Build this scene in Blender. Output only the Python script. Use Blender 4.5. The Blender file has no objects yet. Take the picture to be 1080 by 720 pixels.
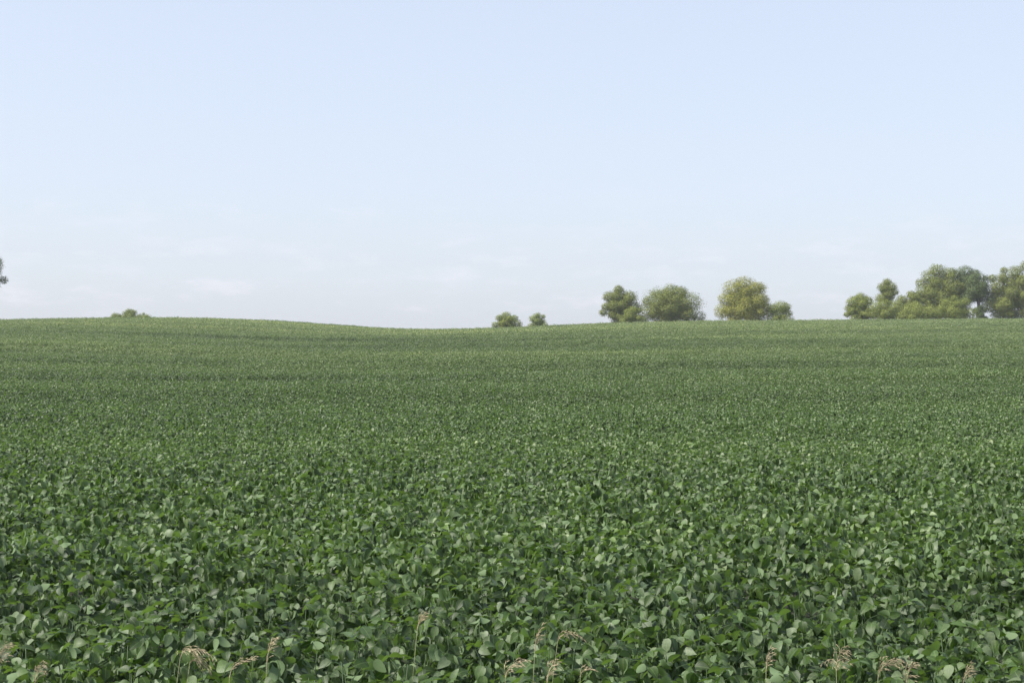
import bpy, math, random
import numpy as np
from mathutils import Matrix, Vector

R = math.radians
C = bpy.context.scene.collection
scene = bpy.context.scene

# ------------------------------------------------------------------ camera
F = 1700.0                      # focal length in photograph pixels (1080 wide)
HOR = 395.0                     # photograph row of the level line of sight
CAM_Z = 2.2
pitch = math.atan((HOR - 360.0) / F)
cam_data = bpy.data.cameras.new('camera')
cam_data.sensor_width = 36.0
cam_data.lens = F / 1080.0 * 36.0
cam_data.clip_end = 6000.0
cam = bpy.data.objects.new('camera', cam_data)
C.objects.link(cam)
cam.location = (0, 0, CAM_Z)
cam.rotation_euler = (math.pi / 2 + pitch, 0, 0)
scene.camera = cam
CAM_M = Matrix.Translation(cam.location) @ cam.rotation_euler.to_matrix().to_4x4()

def at(px, py, Y):
    """the place at distance Y down the field that a photograph point looks at"""
    d = CAM_M.to_3x3() @ Vector(((px - 540.0) / F, -(py - 360.0) / F, -1.0))
    return Vector((0, 0, CAM_Z)) + d * (Y / d.y)

# ------------------------------------------------------------------ light
SUN_EL, SUN_AZ = 51.0, -109.0      # azimuth clockwise from +Y: the sun stands left and a little behind
world = bpy.data.worlds.new('World')
scene.world = world
world.use_nodes = True
nt = world.node_tree
bg = nt.nodes['Background']
sky = nt.nodes.new('ShaderNodeTexSky')
sky.sky_type = 'NISHITA'
sky.sun_disc = False
sky.sun_elevation = R(SUN_EL)
sky.sun_rotation = R(SUN_AZ)
sky.altitude = 0
sky.air_density = 1.0
sky.dust_density = 2.5
sky.ozone_density = 1.5
bg.inputs['Strength'].default_value = 0.15

# thin milky summer air and faint far clouds, mixed into the sky itself
def N(t, **kw):
    n = nt.nodes.new(t)
    for k, v in kw.items():
        setattr(n, k, v)
    return n
tc = N('ShaderNodeTexCoord')
sep = N('ShaderNodeSeparateXYZ')
nt.links.new(tc.outputs['Generated'], sep.inputs[0])
milk = N('ShaderNodeMix', data_type='RGBA')
mf = N('ShaderNodeMapRange', interpolation_type='SMOOTHSTEP')      # the milky layer thins out towards the zenith
mf.inputs['From Min'].default_value = 0.15
mf.inputs['From Max'].default_value = 1.0
mf.inputs['To Min'].default_value = 0.58
mf.inputs['To Max'].default_value = 0.12
nt.links.new(sep.outputs['Z'], mf.inputs['Value'])
nt.links.new(mf.outputs[0], milk.inputs['Factor'])
milk.inputs['B'].default_value = (4.72, 5.0, 5.78, 1)
nt.links.new(sky.outputs[0], milk.inputs['A'])
mp = N('ShaderNodeMapping')
mp.inputs['Scale'].default_value = (1.0, 1.0, 3.6)
nt.links.new(tc.outputs['Generated'], mp.inputs['Vector'])
noi = N('ShaderNodeTexNoise')
noi.inputs['Scale'].default_value = 21.0
noi.inputs['Detail'].default_value = 6.0
noi.inputs['Roughness'].default_value = 0.62
nt.links.new(mp.outputs[0], noi.inputs['Vector'])
cr = N('ShaderNodeMapRange', interpolation_type='SMOOTHSTEP')
cr.inputs['From Min'].default_value = 0.47
cr.inputs['From Max'].default_value = 0.72
cr.inputs['To Max'].default_value = 0.32
nt.links.new(noi.outputs['Fac'], cr.inputs['Value'])
band = N('ShaderNodeMapRange', interpolation_type='SMOOTHSTEP')
band.inputs['From Min'].default_value = 0.14
band.inputs['From Max'].default_value = 0.02
nt.links.new(sep.outputs['Z'], band.inputs['Value'])
mul = N('ShaderNodeMath', operation='MULTIPLY')
nt.links.new(cr.outputs[0], mul.inputs[0])
nt.links.new(band.outputs[0], mul.inputs[1])
cloud = N('ShaderNodeMix', data_type='RGBA')
cloud.inputs['B'].default_value = (5.6, 5.35, 5.95, 1)
nt.links.new(mul.outputs[0], cloud.inputs['Factor'])
nt.links.new(milk.outputs['Result'], cloud.inputs['A'])
nt.links.new(cloud.outputs['Result'], bg.inputs['Color'])

sun_data = bpy.data.lights.new('sun', 'SUN')
sun_data.energy = 5.0
sun_data.angle = R(0.53)
sun_data.color = (1.0, 0.955, 0.88)
sun = bpy.data.objects.new('sun', sun_data)
C.objects.link(sun)
az, el = R(SUN_AZ), R(SUN_EL)
to_sun = Vector((math.sin(az) * math.cos(el), math.cos(az) * math.cos(el), math.sin(el)))
sun.rotation_euler = (-to_sun).to_track_quat('-Z', 'Y').to_euler()
sun.location = to_sun * 40

scene.view_settings.view_transform = 'Standard'
scene.view_settings.look = 'None'
scene.view_settings.exposure = 0.35
scene.view_settings.gamma = 1.0
scene.view_settings.use_curve_mapping = False
scene.cycles.use_denoising = True
scene.cycles.denoiser = 'OPENIMAGEDENOISE'
scene.cycles.denoising_prefilter = 'NONE'
scene.cycles.filter_width = 1.55
scene.cycles.max_bounces = 6
scene.cycles.transparent_max_bounces = 4
scene.cycles.volume_bounces = 1

# ------------------------------------------------------------------ helpers
def tag(o, label=None, cat=None, group=None, kind=None):
    if label: o['label'] = label
    if cat: o['category'] = cat
    if group: o['group'] = group
    if kind: o['kind'] = kind
    return o

def mesh_from(name, V, faces, mats, smooth=True, uv=None, midx=None):
    me = bpy.data.meshes.new(name)
    V = np.asarray(V, dtype=np.float32)
    me.vertices.add(len(V))
    me.vertices.foreach_set('co', V.ravel())
    lens = np.array([len(f) for f in faces], dtype=np.int32) if not isinstance(faces, np.ndarray) else np.full(len(faces), faces.shape[1], np.int32)
    idx = np.concatenate([np.asarray(f, dtype=np.int32) for f in faces]) if not isinstance(faces, np.ndarray) else faces.astype(np.int32).ravel()
    me.loops.add(len(idx))
    me.loops.foreach_set('vertex_index', idx)
    me.polygons.add(len(lens))
    st = np.concatenate([[0], np.cumsum(lens)[:-1]]).astype(np.int32)
    me.polygons.foreach_set('loop_start', st)
    me.polygons.foreach_set('use_smooth', np.full(len(lens), smooth, bool))
    if uv is not None:
        l = me.uv_layers.new(name='UVMap')
        l.data.foreach_set('uv', np.asarray(uv, np.float32)[idx].ravel())
    for m in (mats if isinstance(mats, (list, tuple)) else [mats]):
        me.materials.append(m)
    if midx is not None:
        me.polygons.foreach_set('material_index', np.asarray(midx, np.int32))
    me.update(calc_edges=True)
    return me

def link(name, data, parent=None):
    o = bpy.data.objects.new(name, data)
    C.objects.link(o)
    if parent is not None:
        o.parent = parent
    return o

class MB:
    """collects pieces for one mesh"""
    def __init__(s):
        s.V, s.F, s.U, s.M, s.n = [], [], [], [], 0
    def add(s, V, faces, uv=None, mi=0):
        V = np.asarray(V, float)
        s.V.append(V)
        for f in faces:
            s.F.append([i + s.n for i in f])
            s.M.append(mi)
        s.U.append(np.zeros((len(V), 2)) if uv is None else np.asarray(uv))
        s.n += len(V)
    def tube(s, pts, rad, k=5, mi=0, cap=True):
        pts = [Vector(p) for p in pts]
        V, Fs = [], []
        up = Vector((0.13, 0.31, 0.94))
        for i, p in enumerate(pts):
            t = (pts[min(i + 1, len(pts) - 1)] - pts[max(i - 1, 0)]).normalized()
            a = t.cross(up)
            if a.length < 1e-3: a = t.cross(Vector((1, 0, 0)))
            a.normalize(); b = t.cross(a)
            for j in range(k):
                th = 2 * math.pi * j / k
                V.append(tuple(p + (a * math.cos(th) + b * math.sin(th)) * rad[i]))
        for i in range(len(pts) - 1):
            for j in range(k):
                Fs.append([i * k + j, i * k + (j + 1) % k, (i + 1) * k + (j + 1) % k, (i + 1) * k + j])
        if cap:
            Fs.append(list(range((len(pts) - 1) * k, len(pts) * k)))
        s.add(V, Fs, None, mi)
    def build(s, name, mats):
        return mesh_from(name, np.concatenate(s.V), s.F, mats, True, np.concatenate(s.U), s.M)

# ------------------------------------------------------------------ materials
class Mat:
    def __init__(s, name):
        s.m = bpy.data.materials.new(name)
        s.m.use_nodes = True
        s.t = s.m.node_tree
        s.p = s.t.nodes['Principled BSDF']
        s.out = s.t.nodes['Material Output']
    def n(s, t, **kw):
        x = s.t.nodes.new(t)
        for k, v in kw.items(): setattr(x, k, v)
        return x
    def l(s, a, b): s.t.links.new(a, b)
    def math(s, op, a, b=None):
        x = s.n('ShaderNodeMath', operation=op)
        for i, v in enumerate((a, b)):
            if v is None: continue
            if isinstance(v, (int, float)): x.inputs[i].default_value = v
            else: s.l(v, x.inputs[i])
        return x.outputs[0]
    def ramp(s, fac, stops, interp='LINEAR'):
        r = s.n('ShaderNodeValToRGB')
        r.color_ramp.interpolation = interp
        e = r.color_ramp.elements
        while len(e) < len(stops): e.new(0.5)
        for i, (p, c) in enumerate(stops):
            e[i].position = p
            e[i].color = (*c, 1)
        s.l(fac, r.inputs[0])
        return r.outputs[0]
    def mix(s, fac, a, b, blend='MIX'):
        x = s.n('ShaderNodeMix', data_type='RGBA', blend_type=blend)
        for k, v in (('Factor', fac), ('A', a), ('B', b)):
            if isinstance(v, (int, float)): x.inputs[k].default_value = v
            elif isinstance(v, tuple): x.inputs[k].default_value = (*v, 1)
            else: s.l(v, x.inputs[k])
        return x.outputs['Result']

def rand_value(M):
    """a number of its own for every leaf, in shared and in joined meshes alike"""
    g = M.n('ShaderNodeNewGeometry')
    o = M.n('ShaderNodeObjectInfo')
    v = M.math('FRACT', M.math('ADD', g.outputs['Random Per Island'], o.outputs['Random']))
    return g, v

def leaf_surface(M, top, g, under, rough, trans_col, trans):
    col = M.mix(g.outputs['Backfacing'], top, under)
    M.l(col, M.p.inputs['Base Color'])
    M.l(M.math('ADD', M.math('MULTIPLY', g.outputs['Backfacing'], 0.25), rough), M.p.inputs['Roughness'])
    tr = M.n('ShaderNodeBsdfTranslucent')
    M.l(M.mix(1.0, col, trans_col, 'MULTIPLY'), tr.inputs['Color'])
    ms = M.n('ShaderNodeMixShader')
    ms.inputs[0].default_value = trans
    M.l(M.p.outputs[0], ms.inputs[1]); M.l(tr.outputs[0], ms.inputs[2])
    M.l(ms.outputs[0], M.out.inputs['Surface'])

def soy_material():
    M = Mat('soybean_leaf')
    g, v = rand_value(M)
    col = M.ramp(v, [(0.0, (0.021, 0.048, 0.005)), (0.4, (0.033, 0.070, 0.008)), (0.64, (0.050, 0.097, 0.015)),
                     (0.82, (0.080, 0.130, 0.048)), (1.0, (0.138, 0.185, 0.100))])
    # higher crop is yellower green, with far leaves' sunlit sheen painted in by height
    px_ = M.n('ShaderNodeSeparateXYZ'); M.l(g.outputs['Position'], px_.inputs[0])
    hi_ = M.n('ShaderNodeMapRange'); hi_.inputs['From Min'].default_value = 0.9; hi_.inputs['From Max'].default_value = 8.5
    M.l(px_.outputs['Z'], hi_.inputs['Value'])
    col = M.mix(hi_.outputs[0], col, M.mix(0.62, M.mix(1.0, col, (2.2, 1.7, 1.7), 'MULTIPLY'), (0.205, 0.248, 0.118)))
    # wide drifts of paler and deeper crop, drawn out along the rows
    mp = M.n('ShaderNodeMapping'); mp.inputs['Scale'].default_value = (0.012, 0.05, 0.05)
    M.l(g.outputs['Position'], mp.inputs[0])
    no = M.n('ShaderNodeTexNoise'); no.inputs['Scale'].default_value = 1.0; no.inputs['Detail'].default_value = 5
    no.inputs['Roughness'].default_value = 0.6
    M.l(mp.outputs[0], no.inputs['Vector'])
    drift = M.ramp(no.outputs['Fac'], [(0.36, (0.70, 0.75, 0.73)), (0.5, (1.0, 1.0, 1.0)), (0.64, (1.38, 1.28, 1.25))])
    col = M.mix(1.0, col, drift, 'MULTIPLY')
    mp2 = M.n('ShaderNodeMapping'); mp2.inputs['Scale'].default_value = (0.018, 0.30, 0.30)
    M.l(g.outputs['Position'], mp2.inputs[0])
    no2 = M.n('ShaderNodeTexNoise'); no2.inputs['Scale'].default_value = 1.0; no2.inputs['Detail'].default_value = 3
    M.l(mp2.outputs[0], no2.inputs['Vector'])
    col = M.mix(1.0, col, M.ramp(no2.outputs['Fac'], [(0.36, (0.66, 0.70, 0.70)), (0.64, (1.40, 1.34, 1.34))]), 'MULTIPLY')
    mp3 = M.n('ShaderNodeMapping'); mp3.inputs['Scale'].default_value = (0.45, 1.5, 1.5)
    M.l(g.outputs['Position'], mp3.inputs[0])
    no3 = M.n('ShaderNodeTexNoise'); no3.inputs['Scale'].default_value = 1.0; no3.inputs['Detail'].default_value = 2
    M.l(mp3.outputs[0], no3.inputs['Vector'])
    col = M.mix(1.0, col, M.ramp(no3.outputs['Fac'], [(0.36, (0.72, 0.76, 0.74)), (0.64, (1.30, 1.24, 1.30))]), 'MULTIPLY')
    no4 = M.n('ShaderNodeTexNoise'); no4.inputs['Scale'].default_value = 55.0; no4.inputs['Detail'].default_value = 3
    M.l(g.outputs['Position'], no4.inputs['Vector'])
    col = M.mix(1.0, col, M.ramp(no4.outputs['Fac'], [(0.34, (0.78, 0.80, 0.78)), (0.66, (1.22, 1.18, 1.14))]), 'MULTIPLY')
    # pale midrib and a faint vein pattern
    uv = M.n('ShaderNodeUVMap')
    sp = M.n('ShaderNodeSeparateXYZ'); M.l(uv.outputs[0], sp.inputs[0])
    off = M.math('ABSOLUTE', M.math('SUBTRACT', sp.outputs['X'], 0.5))
    rib = M.n('ShaderNodeMapRange'); rib.inputs['From Min'].default_value = 0.05; rib.inputs['From Max'].default_value = 0.0
    rib.inputs['To Max'].default_value = 0.55
    M.l(off, rib.inputs['Value'])
    col = M.mix(rib.outputs[0], col, (0.16, 0.22, 0.09))
    wv = M.math('SINE', M.math('MULTIPLY', M.math('SUBTRACT', sp.outputs['Y'], M.math('MULTIPLY', off, 0.7)), 46.0))
    bp = M.n('ShaderNodeBump'); bp.inputs['Strength'].default_value = 0.12; bp.inputs['Distance'].default_value = 0.002
    M.l(wv, bp.inputs['Height'])
    M.l(bp.outputs[0], M.p.inputs['Normal'])
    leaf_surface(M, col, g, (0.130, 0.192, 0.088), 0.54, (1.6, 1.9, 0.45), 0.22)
    M.p.inputs['Specular IOR Level'].default_value = 0.5
    return M.m

def plain(name, col, rough=0.8, var=0.25, scale=12.0):
    M = Mat(name)
    tcn = M.n('ShaderNodeTexCoord')
    no = M.n('ShaderNodeTexNoise'); no.inputs['Scale'].default_value = scale; no.inputs['Detail'].default_value = 4
    M.l(tcn.outputs['Object'], no.inputs['Vector'])
    lo = tuple(c * (1 - var) for c in col); hi = tuple(c * (1 + var) for c in col)
    M.l(M.ramp(no.outputs['Fac'], [(0.3, lo), (0.7, hi)]), M.p.inputs['Base Color'])
    M.p.inputs['Roughness'].default_value = rough
    return M.m

def tree_leaf(name, a, b, c):
    M = Mat(name)
    g, v = rand_value(M)
    col = M.ramp(v, [(0.0, a), (0.5, b), (1.0, c)])
    # whole sprays of leaves differ in tone
    no = M.n('ShaderNodeTexNoise'); no.inputs['Scale'].default_value = 0.6; no.inputs['Detail'].default_value = 3
    M.l(g.outputs['Position'], no.inputs['Vector'])
    col = M.mix(1.0, col, M.ramp(no.outputs['Fac'], [(0.35, (0.74, 0.78, 0.8)), (0.65, (1.28, 1.2, 1.0))]), 'MULTIPLY')
    leaf_surface(M, col, g, tuple(min(1, x * 1.25 + 0.01) for x in b), 0.55, (1.4, 1.5, 0.5), 0.12)
    M.p.inputs['Specular IOR Level'].default_value = 0.3
    return M.m

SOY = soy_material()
STEM = plain('green_stem', (0.045, 0.085, 0.022), 0.6)
BARK = plain('tree_bark', (0.10, 0.085, 0.07), 0.9, 0.35, 3.0)
STRAW = plain('straw_stem', (0.19, 0.20, 0.085), 0.6, 0.2, 9.0)
SEED = plain('dry_seed_husk', (0.40, 0.335, 0.20), 0.7, 0.3, 30.0)
SEED_PALE = plain('pale_seed_husk', (0.50, 0.42, 0.26), 0.7, 0.25, 30.0)

# ------------------------------------------------------------------ the land
YS = np.array([-2000, 0, 15, 60, 130, 200, 255, 300, 360, 600, 900, 3000], float)
GS = np.array([0, 0, 0, .03, .055, .05, .0335, .008, -.02, -.03, 0, 0], float)
_y = np.arange(-100, 3000.01, 0.5)
_s = np.concatenate([[0], np.cumsum(np.interp(_y[:-1] + .25, YS, GS) * 0.5)])
_s -= np.interp(0, _y, _s)
CANOPY = 0.76
crest = [(-400, 348), (-120, 342), (0, 338), (60, 336.3), (130, 335), (180, 335), (240, 336.3), (300, 339.3), (350, 343), (400, 346.3),
         (440, 347.4), (480, 347), (520, 346), (570, 344), (620, 341.6), (680, 339.6), (740, 338.6), (820, 338), (950, 337), (1080, 336), (1300, 336), (1600, 340)]
_m = (_y > 60) & (_y < 330)
def solve(py):
    e = (HOR - py) / F
    lo, hi = 0.3, 2.0
    for _ in range(40):
        A = (lo + hi) / 2
        if np.max((A * _s[_m] + CANOPY - CAM_Z) / _y[_m]) > e: hi = A
        else: lo = A
    return A
_kx = np.array([(p - 540) / F * 252 for p, q in crest])
_ka = np.array([solve(q) for p, q in crest])
_xx = np.arange(-160, 200, 0.5)
_aa = np.interp(_xx, _kx, _ka)
_ker = np.exp(-np.linspace(-2.2, 2.2, 31) ** 2); _ker /= _ker.sum()
_aa = np.convolve(np.pad(_aa, 15, mode='edge'), _ker, 'valid')
def ground_z(x, y):
    A = np.interp(x, _xx, _aa)
    sw = np.clip((y - 20) / 60, 0, 1) * np.clip((400 - y) / 120, 0, 1) * np.clip((225 - y) / 30, 0.25, 1)
    wob = .14 * np.sin(y * .31 + .035 * x + 1.1 * np.sin(x * .03)) + .09 * np.sin(y * .173 - .02 * x + 2.0) + .05 * np.sin(y * .61 + .06 * x)
    return A * np.interp(y, _y, _s) + sw * wob

gx = np.unique(np.concatenate([np.linspace(-1500, -160, 24), np.linspace(-160, 200, 121), np.linspace(200, 1500, 24)]))
gy = np.unique(np.concatenate([np.linspace(-300, -20, 12), np.linspace(-20, 40, 31), np.linspace(40, 340, 101), np.linspace(340, 1800, 50)]))
GX, GY = np.meshgrid(gx, gy)
GZ = ground_z(GX, GY)
nx, ny = len(gx), len(gy)
ii = np.arange(nx * ny).reshape(ny, nx)
quads = np.stack([ii[:-1, :-1], ii[:-1, 1:], ii[1:, 1:], ii[1:, :-1]], -1).reshape(-1, 4)
M = Mat('field_soil')
g_ = M.n('ShaderNodeNewGeometry')
no_ = M.n('ShaderNodeTexNoise'); no_.inputs['Scale'].default_value = 3.0; no_.inputs['Detail'].default_value = 8
M.l(g_.outputs['Position'], no_.inputs['Vector'])
M.l(M.ramp(no_.outputs['Fac'], [(0.3, (0.012, 0.016, 0.008)), (0.7, (0.028, 0.030, 0.016))]), M.p.inputs['Base Color'])
M.p.inputs['Roughness'].default_value = 0.95
bp_ = M.n('ShaderNodeBump'); bp_.inputs['Distance'].default_value = 0.03
M.l(no_.outputs['Fac'], bp_.inputs['Height']); M.l(bp_.outputs[0], M.p.inputs['Normal'])
ground = link('ground', mesh_from('ground', np.stack([GX, GY, GZ], -1).reshape(-1, 3), quads, M.m, True))
tag(ground, 'dark soil of the rolling field under the crop', None, None, 'structure')

# ------------------------------------------------------------------ soybean leaves
def leaflet(L, W, droop, fold, wave, fine=True, seed=0):
    """broad ovate leaflet lying along +Y, blade up +Z"""
    rr = random.Random(seed)
    ts = (0.0, 0.10, 0.27, 0.48, 0.70, 0.88, 1.0) if fine else (0.0, 0.22, 0.62, 1.0)
    def half(t):
        return W * 0.5 * (math.sin(math.pi * min(1, t ** 0.72)) ** 0.72) if 0 < t < 1 else 0
    V, U, Fs = [], [], []
    for t in ts:
        a = droop * t
        y = L * (math.sin(a) / droop if abs(droop) > 1e-3 else t)
        z = -L * ((1 - math.cos(a)) / droop if abs(droop) > 1e-3 else 0)
        w = half(t)
        if w == 0:
            V.append((0, y, z)); U.append((0.5, t))
        else:
            for sgn in (-1, 0, 1):
                k = fold * abs(sgn) + wave * sgn * math.sin(t * 5.0) * 0.6
                V.append((sgn * w * math.cos(fold), y - 0.06 * w * abs(sgn), z + w * k))
                U.append((0.5 + sgn * 0.5, t))
    n = len(ts)
    Fs += [[0, 2, 1], [0, 3, 2]]
    for i in range(n - 3):
        b = 1 + 3 * i
        Fs += [[b, b + 1, b + 4, b + 3], [b + 1, b + 2, b + 5, b + 4]]
    b = 1 + 3 * (n - 3)
    e = len(V) - 1
    Fs += [[b, b + 1, e], [b + 1, b + 2, e]]
    return np.array(V), Fs, np.array(U)

rng = random.Random(11)
LEAF_SPEC = []
ROW, STEP = 0.60, 0.18
for i in range(12):
    L = rng.uniform(0.070, 0.101)
    LEAF_SPEC.append((L, L * rng.uniform(0.66, 0.82), rng.uniform(0.15, 1.0), rng.uniform(0.05, 0.5), rng.uniform(-0.25, 0.25)))
LEAF_FINE = [leaflet(*s, True, i) for i, s in enumerate(LEAF_SPEC)]
LEAF_LOW = [leaflet(*s, False, i) for i, s in enumerate(LEAF_SPEC)]
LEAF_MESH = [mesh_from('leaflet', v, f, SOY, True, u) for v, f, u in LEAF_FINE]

PET, PET_END = [], []
for i in range(6):
    Lp, rise = [(0.13, 62), (0.17, 50), (0.20, 40), (0.15, 30), (0.18, 70), (0.22, 55)][i]
    r0, r1 = R(rise + 12), R(rise - 12)
    p0 = Vector((0, 0, 0)); p1 = Vector((0, math.cos(r0), math.sin(r0))) * Lp * .5
    p2 = p1 + Vector((0, math.cos(r1), math.sin(r1))) * Lp * .5
    m = MB(); m.tube([p0, p1, p2, p2 + Vector((0, .028, .004))], [.0020, .0017, .0014, .001], 4)
    PET.append(m); PET_END.append(p2)
PET_MESH = [m.build('petiole', STEM) for m in PET]

def RX(a): return Matrix.Rotation(a, 4, 'X')
def RY(a): return Matrix.Rotation(a, 4, 'Y')
def RZ(a): return Matrix.Rotation(a, 4, 'Z')
def T(v): return Matrix.Translation(v)

def gen_leaf(rr, calm=1.0):
    """one leaf of three leaflets: petiole kind and the three leaflets' places on it"""
    k = rr.randrange(6)
    E = PET_END[k]
    down = rr.gauss(-26, 32) * calm
    roll = rr.gauss(0, 28) * calm if rr.random() > .10 else rr.choice((-1, 1)) * rr.uniform(70, 170)   # some leaves are turned by the wind
    out = []
    for yaw, off in ((rr.gauss(0, 12), 0.028), (rr.gauss(72, 12), 0.0), (rr.gauss(-72, 12), 0.0)):
        d = down + rr.gauss(0, 16) * calm
        Mx = T(E + Vector((0, off, off * .15))) @ RZ(R(yaw)) @ RX(R(d)) @ RY(R(roll + rr.gauss(0, 20)))
        s = rr.uniform(0.82, 1.12) * (1.06 if off else 0.96)
        out.append((rr.randrange(len(LEAF_SPEC)), Mx @ Matrix.Scale(s, 4)))
    return k, out

def gen_plant(rr, n, hmin=0.40, calm=1.0):
    h = rr.uniform(0.60, 0.72)
    leaves = []
    a0 = rr.uniform(0, 6.28)
    for i in range(n):
        t = (i + 0.5) / n
        z = h * (hmin + (1 - hmin) * t ** 0.8) * rr.uniform(0.95, 1.03)
        a = a0 + i * 2.4 + rr.gauss(0, 0.35)
        k, ls = gen_leaf(rr, calm)
        leaves.append((T(Vector((0, 0, z - 0.10))) @ RZ(a) @ RX(R(rr.gauss(0, 7))) @ Matrix.Scale(rr.uniform(0.85, 1.1), 4), k, ls))
    return h, leaves

def xf(V, Mx):
    A = np.array(Mx)
    return V @ A[:3, :3].T + A[:3, 3]

STEM_MESH = []
for i in range(5):
    rr = random.Random(40 + i)
    m = MB()
    b = [Vector((rr.uniform(-.02, .02), rr.uniform(-.02, .02), z)) for z in (0.2, 0.42, 0.64)]
    m.tube([Vector((0, 0, -0.02))] + b, [.006, .005, .004, .002], 5)
    STEM_MESH.append(m.build('stem', STEM))

LOWER_MESH = []
for i in range(5):
    rr = random.Random(70 + i)
    m = MB()
    for j in range(15):
        z = rr.uniform(0.04, 0.46); a = rr.uniform(0, 6.28)
        k, ls = gen_leaf(rr)
        P = T(Vector((0, 0, z))) @ RZ(a)
        for s, Mx in ls:
            V, Fs, U = LEAF_LOW[s]
            m.add(xf(V, P @ Mx), Fs, U)
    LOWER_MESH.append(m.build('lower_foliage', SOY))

# ------------------------------------------------------------------ the nearest plants, each its own

ROW0 = 7.22
PLANT_LABEL = 'leafy green soybean plant in the nearest crop rows, its single leaves easily told apart'
rr = random.Random(5)
count, row = 0, 0
while count < 300:
    y = ROW0 + row * ROW
    half = 540 / F * y + 0.12
    n = int(2 * half / STEP)
    for j in range(n):
        if count >= 300: break
        # from the middle outwards, so the last row stays whole in the middle
        x = (-half + (j + 0.5) * 2 * half / n) + rr.uniform(-.05, .05)
        yy = y + rr.uniform(-.07, .07)
        e = link('soybean_plant', None)
        e.empty_display_size = 0.1
        e.location = (x, yy, float(ground_z(x, yy)))
        e.rotation_euler = (0, 0, rr.uniform(0, 6.28))
        sc = rr.uniform(0.85, 1.12)
        e.scale = (sc, sc, sc)
        tag(e, PLANT_LABEL, 'soybean plant', 'soybean plants in the nearest rows')
        link('stem', STEM_MESH[rr.randrange(5)], e)
        lo = link('lower_foliage', LOWER_MESH[rr.randrange(5)], e); lo['kind'] = 'stuff'
        h, leaves = gen_plant(rr, 14)
        for Mx, k, ls in leaves:
            lf = link('leaf', PET_MESH[k], e)
            lf.matrix_local = Mx
            for s, Ml in ls:
                b = link('leaflet', LEAF_MESH[s], lf)
                b.matrix_local = Ml
        count += 1
    row += 1
Y_NEAR = ROW0 + (row - 0.5) * ROW
HALF_NEAR = lambda y: 540 / F * y + 0.12

# ------------------------------------------------------------------ the rest of the crop, one mass
def patch(seed, rows, cols, nl, fine, lower, calm=1.0):
    rr = random.Random(seed)
    m = MB()
    for i in range(rows):
        for j in range(cols):
            x = (j - (cols - 1) / 2) * STEP + rr.uniform(-.06, .06)
            y = (i - (rows - 1) / 2) * ROW + rr.uniform(-.07, .07)
            sc = rr.uniform(0.85, 1.12)
            P = T(Vector((x, y, 0))) @ RZ(rr.uniform(0, 6.28)) @ Matrix.Scale(sc, 4)
            h, leaves = gen_plant(rr, nl, calm=calm)
            for Mx, k, ls in leaves:
                for s, Ml in ls:
                    V, Fs, U = (LEAF_FINE if fine else LEAF_LOW)[s]
                    m.add(xf(V, P @ Mx @ Ml), Fs, U)
            if lower:
                for q in range(7):
                    k, ls = gen_leaf(rr)
                    Pz = P @ T(Vector((0, 0, rr.uniform(.06, .46)))) @ RZ(rr.uniform(0, 6.28))
                    for s, Ml in ls:
                        V, Fs, U = LEAF_LOW[s]
                        m.add(xf(V, Pz @ Ml), Fs, U)
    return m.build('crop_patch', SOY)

def crop(name, meshes, pts, rots, scls, idx):
    me = bpy.data.meshes.new(name)
    me.vertices.add(len(pts))
    me.vertices.foreach_set('co', np.asarray(pts, np.float32).ravel())
    for nm, tp, data, key in (('rot', 'FLOAT_VECTOR', rots, 'vector'), ('scl', 'FLOAT_VECTOR', scls, 'vector'), ('pick', 'INT', idx, 'value')):
        a = me.attributes.new(nm, tp, 'POINT')
        a.data.foreach_set(key, np.asarray(data, np.int32 if tp == 'INT' else np.float32).ravel())
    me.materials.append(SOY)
    o = link(name, me)
    src = bpy.data.collections.new(name + '_patches')
    for i, q in enumerate(meshes):
        src.objects.link(bpy.data.objects.new('crop_patch_%02d' % i, q))
    ng = bpy.data.node_groups.new(name, 'GeometryNodeTree')
    ng.interface.new_socket('Geometry', in_out='INPUT', socket_type='NodeSocketGeometry')
    ng.interface.new_socket('Geometry', in_out='OUTPUT', socket_type='NodeSocketGeometry')
    gi = ng.nodes.new('NodeGroupInput'); go = ng.nodes.new('NodeGroupOutput')
    ci = ng.nodes.new('GeometryNodeCollectionInfo')
    ci.inputs['Collection'].default_value = src
    ci.inputs['Separate Children'].default_value = True
    ci.inputs['Reset Children'].default_value = True
    ip = ng.nodes.new('GeometryNodeInstanceOnPoints')
    ip.inputs['Pick Instance'].default_value = True
    def attr(nm, tp):
        x = ng.nodes.new('GeometryNodeInputNamedAttribute'); x.data_type = tp
        x.inputs['Name'].default_value = nm
        return x.outputs['Attribute']
    e2r = ng.nodes.new('FunctionNodeEulerToRotation')
    ng.links.new(attr('rot', 'FLOAT_VECTOR'), e2r.inputs[0])
    ng.links.new(gi.outputs[0], ip.inputs['Points'])
    ng.links.new(ci.outputs[0], ip.inputs['Instance'])
    ng.links.new(attr('pick', 'INT'), ip.inputs['Instance Index'])
    ng.links.new(e2r.outputs[0], ip.inputs['Rotation'])
    ng.links.new(attr('scl', 'FLOAT_VECTOR'), ip.inputs['Scale'])
    ng.links.new(ip.outputs[0], go.inputs[0])
    md = o.modifiers.new('crop', 'NODES'); md.node_group = ng
    return o

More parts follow.
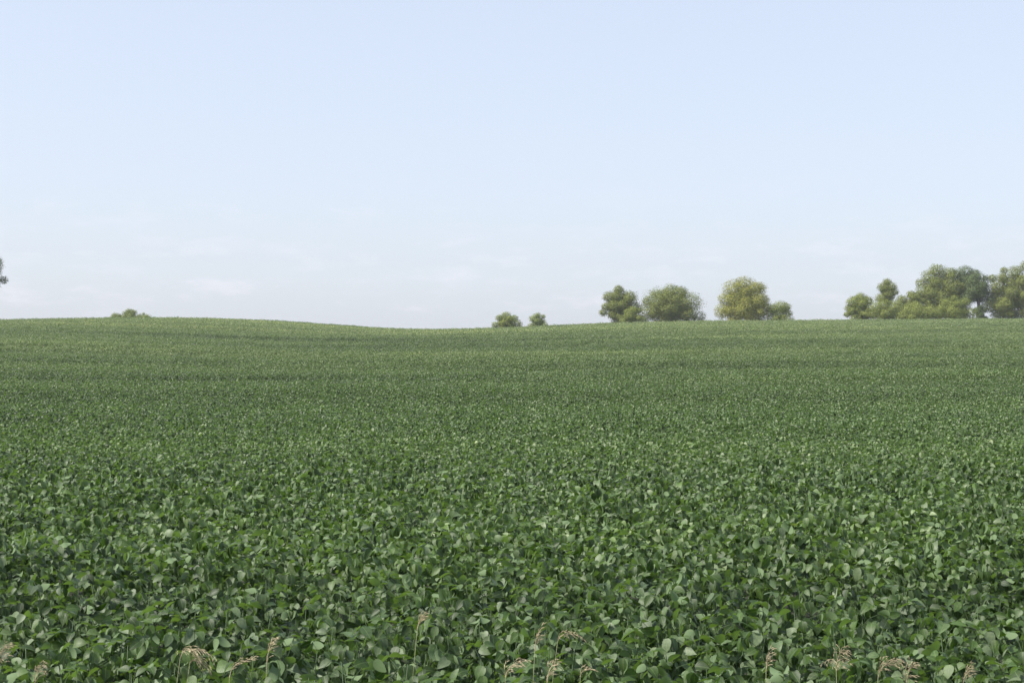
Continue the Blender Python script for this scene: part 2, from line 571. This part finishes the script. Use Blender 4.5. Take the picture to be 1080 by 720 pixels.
NEAR_P = [patch(200 + i, 1, 4, 14, True, True) for i in range(9)]      # a short piece of one row
MID_P = [patch(220 + i, 2, 4, 12, False, True, .8) for i in range(7)]      # two rows
FAR_P = [patch(240 + i, 3, 10, 10, False, True, .6) for i in range(5)]    # three rows
pts, rots, scls, idx = [], [], [], []
nr = np.random.RandomState(3)
def lay(y0, y1, dy, dx, kinds, first, slack):
    y = y0
    while y < y1:
        row_h = nr.normal() * (.05 if y < 70 else .11)
        half = 540 / F * y * 1.08 + slack
        n = int(2 * half / dx) + 1
        for j in range(n):
            x = -half + (j + nr.uniform(-.15, .15)) * dx
            yy = y + nr.uniform(-.06, .06) * dy
            if yy < Y_NEAR and abs(x) < HALF_NEAR(yy) + 0.30: continue
            z = float(ground_z(x, yy))
            sl = (float(ground_z(x, yy + .5)) - z) / .5
            slx = (float(ground_z(x + .5, yy)) - z) / .5
            flip = math.pi if nr.rand() < .5 else 0.0
            rough = sum(math.sin(x * a + yy * b + p) for a, b, p in ((.31, 1.1, 0), (-.23, .83, 2), (.57, 1.9, 4), (.11, .35, 1))) * .02
            pts.append((x, yy, z))
            c = 1 if flip == 0 else -1
            rots.append((math.atan(sl) * c, -math.atan(slx) * c, flip + nr.uniform(-.06, .06)))
            s = nr.uniform(.95, 1.06)
            scls.append((s * (1 if nr.rand() < .5 else -1), s, s * (nr.uniform(.93, 1.07) + row_h + rough)))
            idx.append(first + nr.randint(kinds))
        y += dy
yA = ROW0
lay(yA, 26.0, ROW, 4 * STEP, 9, 0, 1.5)
yB = yA + math.ceil((26.0 - yA) / ROW) * ROW + ROW * .5
lay(yB, 70.0, ROW * 2, 4 * STEP, 7, 9, 3.0)
yC = yB + math.ceil((70.0 - yB) / (ROW * 2)) * ROW * 2 + ROW * .5
lay(yC, 300.0, ROW * 3, 10 * STEP, 5, 16, 8.0)
mass = crop('soybean_crop', NEAR_P + MID_P + FAR_P, pts, rots, scls, idx)
tag(mass, 'wide soybean crop covering the rolling field up to its crest', 'soybean crop', None, 'stuff')
print('patches', len(pts))

# ------------------------------------------------------------------ trees on the crest
def leaf_faces(cent, nrm, size, rs):
    """small leaf-like diamonds, slightly folded"""
    n = len(cent)
    r = rs.normal(size=(n, 3))
    t = np.cross(nrm, r); t /= np.linalg.norm(t, axis=1)[:, None] + 1e-9
    b = np.cross(nrm, t)
    L = size[:, None]; W = L * 0.62
    v0 = cent - t * L * .5
    v2 = cent + t * L * .5 - nrm * L * .12
    v1 = cent + b * W * .5 + nrm * L * .1
    v3 = cent - b * W * .5 + nrm * L * .1
    V = np.stack([v0, v1, v2, v3], 1).reshape(-1, 3)
    Fq = np.arange(4 * n).reshape(n, 4)
    return V, Fq

def tree(name, label, cat, px0, px1, ptop, Y, mat, seed, crown_lo=0.06, lobes=16, leaves=6000, lobe_r=0.24, size=0.26,
         stems=1, group='trees and bushes on the crest of the field', flat=0.8, top_bias=0.0, lean=0.0, trunk_w=1.0, fill=0.52, belly=0.40, core_on=True):
    rs = np.random.RandomState(seed)
    cxp = (px0 + px1) / 2
    leaves = int(leaves * 2.4); size *= .66
    P = at(cxp, ptop, Y)
    x = P.x
    W = (px1 - px0) / F * Y
    g = float(ground_z(x, Y))
    H = P.z - g
    e = link(name, None)
    e.location = (x, Y, g)
    tag(e, label, cat, group)
    lo, hi = H * crown_lo, H
    ch = hi - lo
    # sub-clumps of the crown: spread over the crown's shell, uneven in size
    cl = []
    tries = 0
    while len(cl) < lobes and tries < 4000:
        tries += 1
        d = rs.normal(size=3); d /= np.linalg.norm(d)
        rad = rs.uniform(.35, 1.0) ** .5
        lr = lobe_r * rs.uniform(.55, 1.45)
        lw = lr * W
        mid_z = lo + ch * belly
        wid = 1.0 - top_bias * max(0, d[2])
        c = np.array([d[0] * rad * (W / 2 - lw * .8) * wid, d[1] * rad * (W / 2 - lw * .8) * flat * wid,
                      mid_z + d[2] * rad * ((hi - mid_z - lw * .75) if d[2] > 0 else (mid_z - lo - lw * .2))])
        c[0] += lean * c[2]
        k = len(cl)
        if k == 0: c = np.array([W * rs.uniform(-.05, .05), 0, hi - lw * .85])
        elif k in (3, 4): c = np.array([W * rs.uniform(.16, .27) * (1 if k == 3 else -1), 0, hi - lw * .85 - ch * rs.uniform(.05, .16)])
        elif k in (1, 2): c = np.array([(W / 2 - lw * .75) * (1 if k == 1 else -1), 0, mid_z - (mid_z - lo) * rs.uniform(0, .5)])
        if k >= 5 and any(np.linalg.norm(c - q) < (lw + r) * .54 for q, r in cl): continue
        cl.append((c, lw))
    core = (np.array([0, 0, lo + ch * belly]), W * .5)
    Vs, Fs, off = [], [], 0
    nc = int(leaves * .45)
    d = rs.normal(size=(nc, 3)); d /= np.linalg.norm(d, axis=1)[:, None]
    q = rs.uniform(.30, .62, nc)
    up = np.where(d[:, 2] > 0, ch * (1 - belly), ch * belly)
    p = core[0] + np.stack([d[:, 0] * W * .5 * q * (1 - top_bias * np.maximum(0, d[:, 2])), d[:, 1] * W * .5 * flat * q, d[:, 2] * up * q], 1)
    p[:, 0] += lean * p[:, 2]
    nn = d + rs.normal(size=(nc, 3)) * .35; nn /= np.linalg.norm(nn, axis=1)[:, None]
    if core_on:
        V, Fq = leaf_faces(p, nn, size * rs.uniform(.8, 1.5, nc), rs)
        Vs.append(V); Fs.append(Fq + off); off += len(V)
    tot = sum(r * r for c, r in cl)
    for c, r in cl:
        n = max(40, int(leaves * 1.5 * r * r / tot))
        d = rs.normal(size=(n, 3)); d /= np.linalg.norm(d, axis=1)[:, None]
        # a ragged shell: twigs stick out here and there
        k = rs.uniform(fill, 1.0, n) + (rs.rand(n) < .06) * rs.uniform(0, .25, n)
        bump = 1 + .22 * np.sin(d[:, 0] * 5 + seed) * np.sin(d[:, 1] * 6 + 1) * np.sin(d[:, 2] * 5 + 2)
        p = c + d * (r * k * bump)[:, None] * np.array([1, 1, .82])
        p[:, 2] = np.maximum(p[:, 2], 0.05)
        nn = d * 1.4 + rs.normal(size=(n, 3)) * .35 + np.array([0, 0, .35])
        nn /= np.linalg.norm(nn, axis=1)[:, None]
        V, Fq = leaf_faces(p, nn, size * rs.uniform(.65, 1.4, n), rs)
        Vs.append(V); Fs.append(Fq + off); off += len(V)
    crown = link('crown', mesh_from('crown', np.concatenate(Vs), np.concatenate(Fs), mat, False), e)
    # trunk, then limbs running out to the clumps
    m = MB(); lm = MB()
    tr = max(.05, H * .026) * trunk_w
    tops = []
    for s in range(stems):
        a = 6.28 * s / max(1, stems) + rs.uniform(0, 1)
        sp = 0 if stems == 1 else W * .10
        base = Vector((math.cos(a) * sp * .5, math.sin(a) * sp * .5, -.1))
        mid = Vector((math.cos(a) * sp + lean * H * .25, math.sin(a) * sp, H * max(.16, crown_lo + .05)))
        top = Vector((math.cos(a) * sp * 2.0 + lean * H * .55, math.sin(a) * sp * 2.0, H * .62))
        k = 1.0 if stems == 1 else .65
        m.tube([base, base.lerp(mid, .25), mid, mid.lerp(top, .5), top], [tr * 1.5 * k, tr * k, tr * .85 * k, tr * .55 * k, tr * .25 * k], 7)
        tops.append((mid, top))
    for i, (c, r) in enumerate(cl):
        mid, top = tops[i % len(tops)]
        st = mid.lerp(top, min(.95, max(0, (c[2] / H - .25) * .9)))
        en = Vector(c)
        h1 = st.lerp(en, .5) + Vector((rs.uniform(-.1, .1), rs.uniform(-.1, .1), .03)) * W * .4
        lm.tube([st, h1, en], [tr * .38, tr * .25, tr * .1], 5)
    link('trunk', m.build('trunk', BARK), e)
    link('limbs', lm.build('limbs', BARK), e)
    return e

OLIVE = tree_leaf('olive_foliage', (0.128, 0.160, 0.030), (0.168, 0.200, 0.040), (0.215, 0.238, 0.054))
GREEN = tree_leaf('green_foliage', (0.106, 0.134, 0.028), (0.148, 0.174, 0.037), (0.195, 0.214, 0.048))
PALE = tree_leaf('pale_foliage', (0.15, 0.19, 0.055), (0.19, 0.23, 0.070), (0.25, 0.28, 0.095))
YELLOW = tree_leaf('yellowing_foliage', (0.155, 0.172, 0.030), (0.215, 0.222, 0.040), (0.28, 0.275, 0.055))
DARK = tree_leaf('dark_foliage', (0.058, 0.088, 0.030), (0.082, 0.115, 0.037), (0.115, 0.145, 0.048))

TY = 272.0
tree('leafy_tree', 'dark tree at the left edge of the photo, only a leafy branch end showing', 'tree', -92, 8, 248, 262, DARK, 1, .34, 44, 15000, .10, .26)
HT = 'shrubs on the left hilltop'
tree('shrub', 'spiky light green shrub alone on the left hilltop, the tallest there', 'shrub', 126, 148, 324.5, 258, PALE, 2, .0, 9, 1500, .22, .20, 3, HT, fill=.3)
tree('shrub', 'low tuft of shrub on the left hilltop, just left of the tallest one', 'shrub', 115, 130, 329.0, 258, PALE, 3, .0, 6, 700, .24, .18, 2, HT, fill=.3)
tree('shrub', 'low ragged shrub on the left hilltop, just right of the tallest one', 'shrub', 143, 161, 329.0, 258, PALE, 4, .0, 7, 800, .22, .18, 2, HT, fill=.3)
tree('round_bush', 'round olive bush in the middle dip of the crest, the wider of two', 'bush', 519, 550, 328, 268, OLIVE, 5, .0, 14, 2600, .20, .22, 3)
tree('round_bush', 'small pale green bush in the middle dip of the crest, the narrower of two', 'bush', 557, 578, 329, 268, PALE, 6, .0, 9, 1500, .22, .22, 3, fill=.35)
tree('leafy_tree', 'upright green tree beside a small bright bush, leftmost of the three mid-sized trees', 'tree', 632, 675, 300, 280, GREEN, 7, .0, 22, 6500, .22, .25, belly=.5)
tree('round_bush', 'small bright bush squeezed between an upright tree and a wide round tree', 'bush', 654, 682, 322, 274, OLIVE, 8, .0, 9, 2200, .24, .22, 3)
tree('leafy_tree', 'wide round-topped green tree just right of the small bright bush', 'tree', 672, 744, 298, 280, GREEN, 9, .0, 32, 11000, .17, .25, top_bias=.1, belly=.4)
tree('leafy_tree', 'rounded tree with yellowing leaves standing alone with a sapling at its right', 'tree', 755, 819, 290, 280, YELLOW, 10, .0, 30, 10500, .16, .25, top_bias=.15)
tree('young_tree', 'small green sapling at the right foot of the yellowing tree', 'tree', 808, 836, 316, 278, OLIVE, 12, .0, 10, 2300, .24, .22, 2)
GR = 'trees and bushes of the right hand grove'
tree('round_bush', 'rounded pale bush at the left end of the right grove', 'bush', 890, 924, 308, 276, OLIVE, 13, .0, 16, 4200, .19, .24, 3, GR, belly=.45)
tree('young_tree', 'slim tree whose small crown rises alone above the bushes of the grove', 'tree', 924, 947, 293, 284, GREEN, 14, .40, 10, 2400, .26, .24, 1, GR, belly=.5)
tree('round_bush', 'low olive bush under the slim tree in the grove', 'bush', 910, 956, 313, 274, OLIVE, 15, .0, 14, 3800, .19, .22, 3, GR)
tree('round_bush', 'greyish green bush between the slim tree and the tallest domed tree', 'bush', 940, 980, 306, 280, GREEN, 16, .0, 18, 5000, .18, .24, 3, GR)
tree('leafy_tree', 'large domed green tree rising highest behind the grove bushes', 'tree', 960, 1022, 277, 292, GREEN, 17, .12, 34, 11000, .15, .26, 1, GR, top_bias=.15)
tree('leafy_tree', 'dark tree whose crown joins the right shoulder of the domed tree', 'tree', 996, 1038, 279, 294, DARK, 18, .38, 20, 5600, .19, .26, 1, GR, top_bias=.2)
tree('round_bush', 'broad bright green bush low in front of the domed tree', 'bush', 982, 1030, 310, 275, OLIVE, 19, .0, 22, 6000, .17, .22, 3, GR, top_bias=.2)
tree('round_bush', 'low green bush in the grove, left of the broad bright one', 'bush', 944, 994, 317, 273, OLIVE, 20, .0, 18, 5000, .17, .22, 3, GR)
tree('leafy_tree', 'thin tree with dark lower trunk standing in the sky gap of the grove', 'tree', 1014, 1050, 285, 288, DARK, 21, .34, 14, 3600, .20, .25, 1, GR, trunk_w=1.3, fill=.3)
tree('round_bush', 'small dark bush at the foot of the thin tree in the grove', 'bush', 1026, 1042, 321, 287, DARK, 24, .0, 8, 1300, .24, .24, 2, GR)
tree('leafy_tree', 'full green tree right of the thin tree, leafy down to the ground', 'tree', 1036, 1080, 281, 288, GREEN, 25, .0, 24, 7000, .17, .25, 1, GR, top_bias=.1)
tree('leafy_tree', 'tall full tree cut off by the right edge of the photo', 'tree', 1054, 1116, 273, 286, GREEN, 22, .0, 32, 11000, .155, .26, 1, GR)

# ------------------------------------------------------------------ dry grass at the field's edge
def spikelet(m, p, d, L, w, mi):
    d = d.normalized()
    a = d.cross(Vector((.3, .9, .2))).normalized(); b = d.cross(a)
    q = p + d * L * .4
    V = [p, q + a * w, q + b * w, q - a * w, q - b * w, p + d * L]
    m.add([tuple(v) for v in V], [[0, 1, 2], [0, 2, 3], [0, 3, 4], [0, 4, 1], [5, 2, 1], [5, 3, 2], [5, 4, 3], [5, 1, 4]], None, mi)

def grass(label, foot, neck, tip, Y, seed, pink=True, fluff=1.0, sag=0.3, n=None, blade=False):
    """one dry grass: stem from the ground up to the neck, then the seed head on to the tip (photo points at distance Y)"""
    rr = random.Random(seed)
    N_, T_ = at(*neck, Y), at(*tip, Y)
    fx = at(foot, 740, Y).x
    e = link('dry_grass', None)
    e.location = (fx, Y + .02, 0)
    tag(e, label, 'dry grass', 'dry grass seed heads at the field edge')
    o = Vector(e.location)
    N_ -= o; T_ -= o
    m = MB()
    ctl = Vector((N_.x * .35, N_.y, N_.z * .62))
    st = [((1 - t) ** 2) * Vector((0, 0, -.02)) + 2 * t * (1 - t) * ctl + t * t * N_ for t in (0, .25, .5, .75, 1)]
    m.tube(st, [.0026, .0022, .0018, .0014, .0011], 5)
    link('stem', m.build('stem', STRAW), e)
    h = MB()
    L = (T_ - N_).length
    t0 = (N_ - st[-2]).normalized()
    c = N_ + t0 * L * .55
    ax = lambda t: ((1 - t) ** 2) * N_ + 2 * t * (1 - t) * c + t * t * T_
    axd = lambda t: (2 * (1 - t) * (c - N_) + 2 * t * (T_ - c)).normalized()
    h.tube([ax(t) for t in (0, .25, .5, .75, 1)], [.0016, .0014, .0012, .001, .0007], 4)
    n = int(1.5 * n if n else 20 * max(1, L / .09) * fluff)
    fall = Vector((math.copysign(.35, T_.x - N_.x), -.25, -1.0 * sag))
    for i in range(n):
        t = rr.random() ** .9
        p = ax(t); d = axd(t)
        side = Vector((rr.gauss(0, 1), rr.gauss(0, 1), rr.gauss(0, .8))).normalized()
        bl = rr.uniform(.035, .075) * (1.15 - .5 * t) * (.6 + .4 * fluff)
        b1 = (d + side * .55 * fluff).normalized()
        b2 = (b1 + fall * 1.0).normalized()
        b3 = (b2 + fall * 1.3).normalized()
        q = [p, p + b1 * bl * .4, p + b1 * bl * .4 + b2 * bl * .35]
        h.tube(q, [.0006, .0005, .0004], 3, 0, False)
        for k in range(rr.choice((1, 2, 2))):
            spikelet(h, q[1].lerp(q[2], rr.random()), b2 + side * .2, rr.uniform(.016, .026), rr.uniform(.0009, .0016), 0)
        spikelet(h, q[2], b3, rr.uniform(.018, .030), rr.uniform(.0009, .0016), 0)
    link('seed_head', h.build('seed_head', SEED if pink else SEED_PALE), e)
    if blade:
        bm = MB()
        b0 = st[2]; dr = Vector((rr.choice((-1, 1)) * .5, rr.uniform(-.3, .1), .75)).normalized()
        P = [b0, b0 + dr * .10, b0 + dr * .19 + Vector((0, 0, -.02)), b0 + dr * .24 + Vector((0, 0, -.07))]
        V = []
        for p, w in zip(P, (.002, .004, .0035, .0004)):
            V += [tuple(p + Vector((w, 0, 0))), tuple(p + Vector((0, -w * .5, 0))), tuple(p - Vector((w, 0, 0)))]
        bm.add(V, [[3 * i + a, 3 * i + a + 1, 3 * i + a + 4, 3 * i + a + 3] for i in range(3) for a in (0, 1)])
        link('leaf_blade', bm.build('leaf_blade', STRAW), e)
    return e

grass('pinkish dry seed head half cut off by the left edge of the photo', -8, (-3, 706), (7, 679), 6.85, 1, True, 1.2, .4)
grass('short tan seed head low beside the one at the left edge', 33, (37, 722), (41, 703), 6.8, 2, True, 1.1, .4)
grass('arching seed head drooping to the right, the taller of a pair at bottom left', 168, (190, 694), (222, 690), 6.85, 3, False, 1.2, .9, blade=True)
grass('drooping straw seed head hanging lower inside the arch of its taller twin', 180, (200, 700), (218, 703), 6.87, 4, True, 1.3, .9)
grass('sparse open panicle leaning right, between the arching pair and a narrow plume', 234, (242, 714), (264, 695), 6.8, 5, False, .7, .1, 14)
grass('narrow upright tan plume on a straight stem right of the sparse panicle', 277, (281, 705), (287, 675), 6.85, 6, False, .7, .3, blade=True)
grass('lone small pink seed head standing deepest among the leaves left of centre', 424, (440, 664), (445, 651), 7.1, 7, True, .8, .1)
grass('upright reddish seed head on a thin stem just left of the hooked one', 555, (564, 686), (570, 664), 6.95, 8, True, .7, .1)
grass('hooked pink seed head nodding right at the end of a curved stem', 566, (588, 677), (613, 671), 6.95, 9, True, .9, .7)
grass('pale bent seed head at the bottom edge left of the reddish one', 530, (533, 715), (552, 697), 6.8, 10, False, .9, .4)
grass('ragged short seed head at the bottom edge below the hooked one', 578, (577, 722), (583, 700), 6.8, 11, False, 1.0, .3)
grass('bare pale stalk with few seeds bending right below the hooked one', 606, (612, 713), (625, 706), 6.8, 12, False, .5, .2, 7)
grass('slim pale upright seed head alone right of centre at the bottom', 806, (808, 708), (812, 687), 6.85, 13, False, .7, .3, blade=True)
grass('bushy brown seed head, the fullest clump at lower right', 886, (882, 708), (888, 684), 6.9, 14, True, 1.7, .7)
grass('tall tan plume curving right, beside the bushy brown head', 922, (926, 715), (946, 696), 6.8, 15, True, 1.3, .5, blade=True)
grass('broad tan plume at the bottom edge between the curving plume and a thin one', 956, (956, 722), (961, 703), 6.8, 16, True, 1.4, .5)
grass('small dull pink plume at the bottom edge nearest the right corner', 1014, (1016, 724), (1020, 706), 6.8, 17, True, .9, .3)

# ------------------------------------------------------------------ summer haze
def haze(density):
    x0, x1, y0, y1, z0, z1 = -1520, 1520, -320, 1820, float(GZ.min()) - 1.0, 26.0
    V = [(x, y, z) for z in (z0, z1) for y in (y0, y1) for x in (x0, x1)]
    Fs = [[0, 2, 3, 1], [4, 5, 7, 6], [0, 1, 5, 4], [2, 6, 7, 3], [0, 4, 6, 2], [1, 3, 7, 5]]
    M = Mat('haze')
    M.t.nodes.remove(M.p)
    pv = M.n('ShaderNodeVolumePrincipled')
    pv.inputs['Color'].default_value = (0.93, 0.96, 1.0, 1)
    pv.inputs['Density'].default_value = density
    pv.inputs['Anisotropy'].default_value = 0.2
    M.l(pv.outputs[0], M.out.inputs['Volume'])
    h = link('haze', mesh_from('haze', V, Fs, M.m, False))
    tag(h, 'thin pale summer haze over the field', 'haze', None, 'stuff')
haze(0.00024)
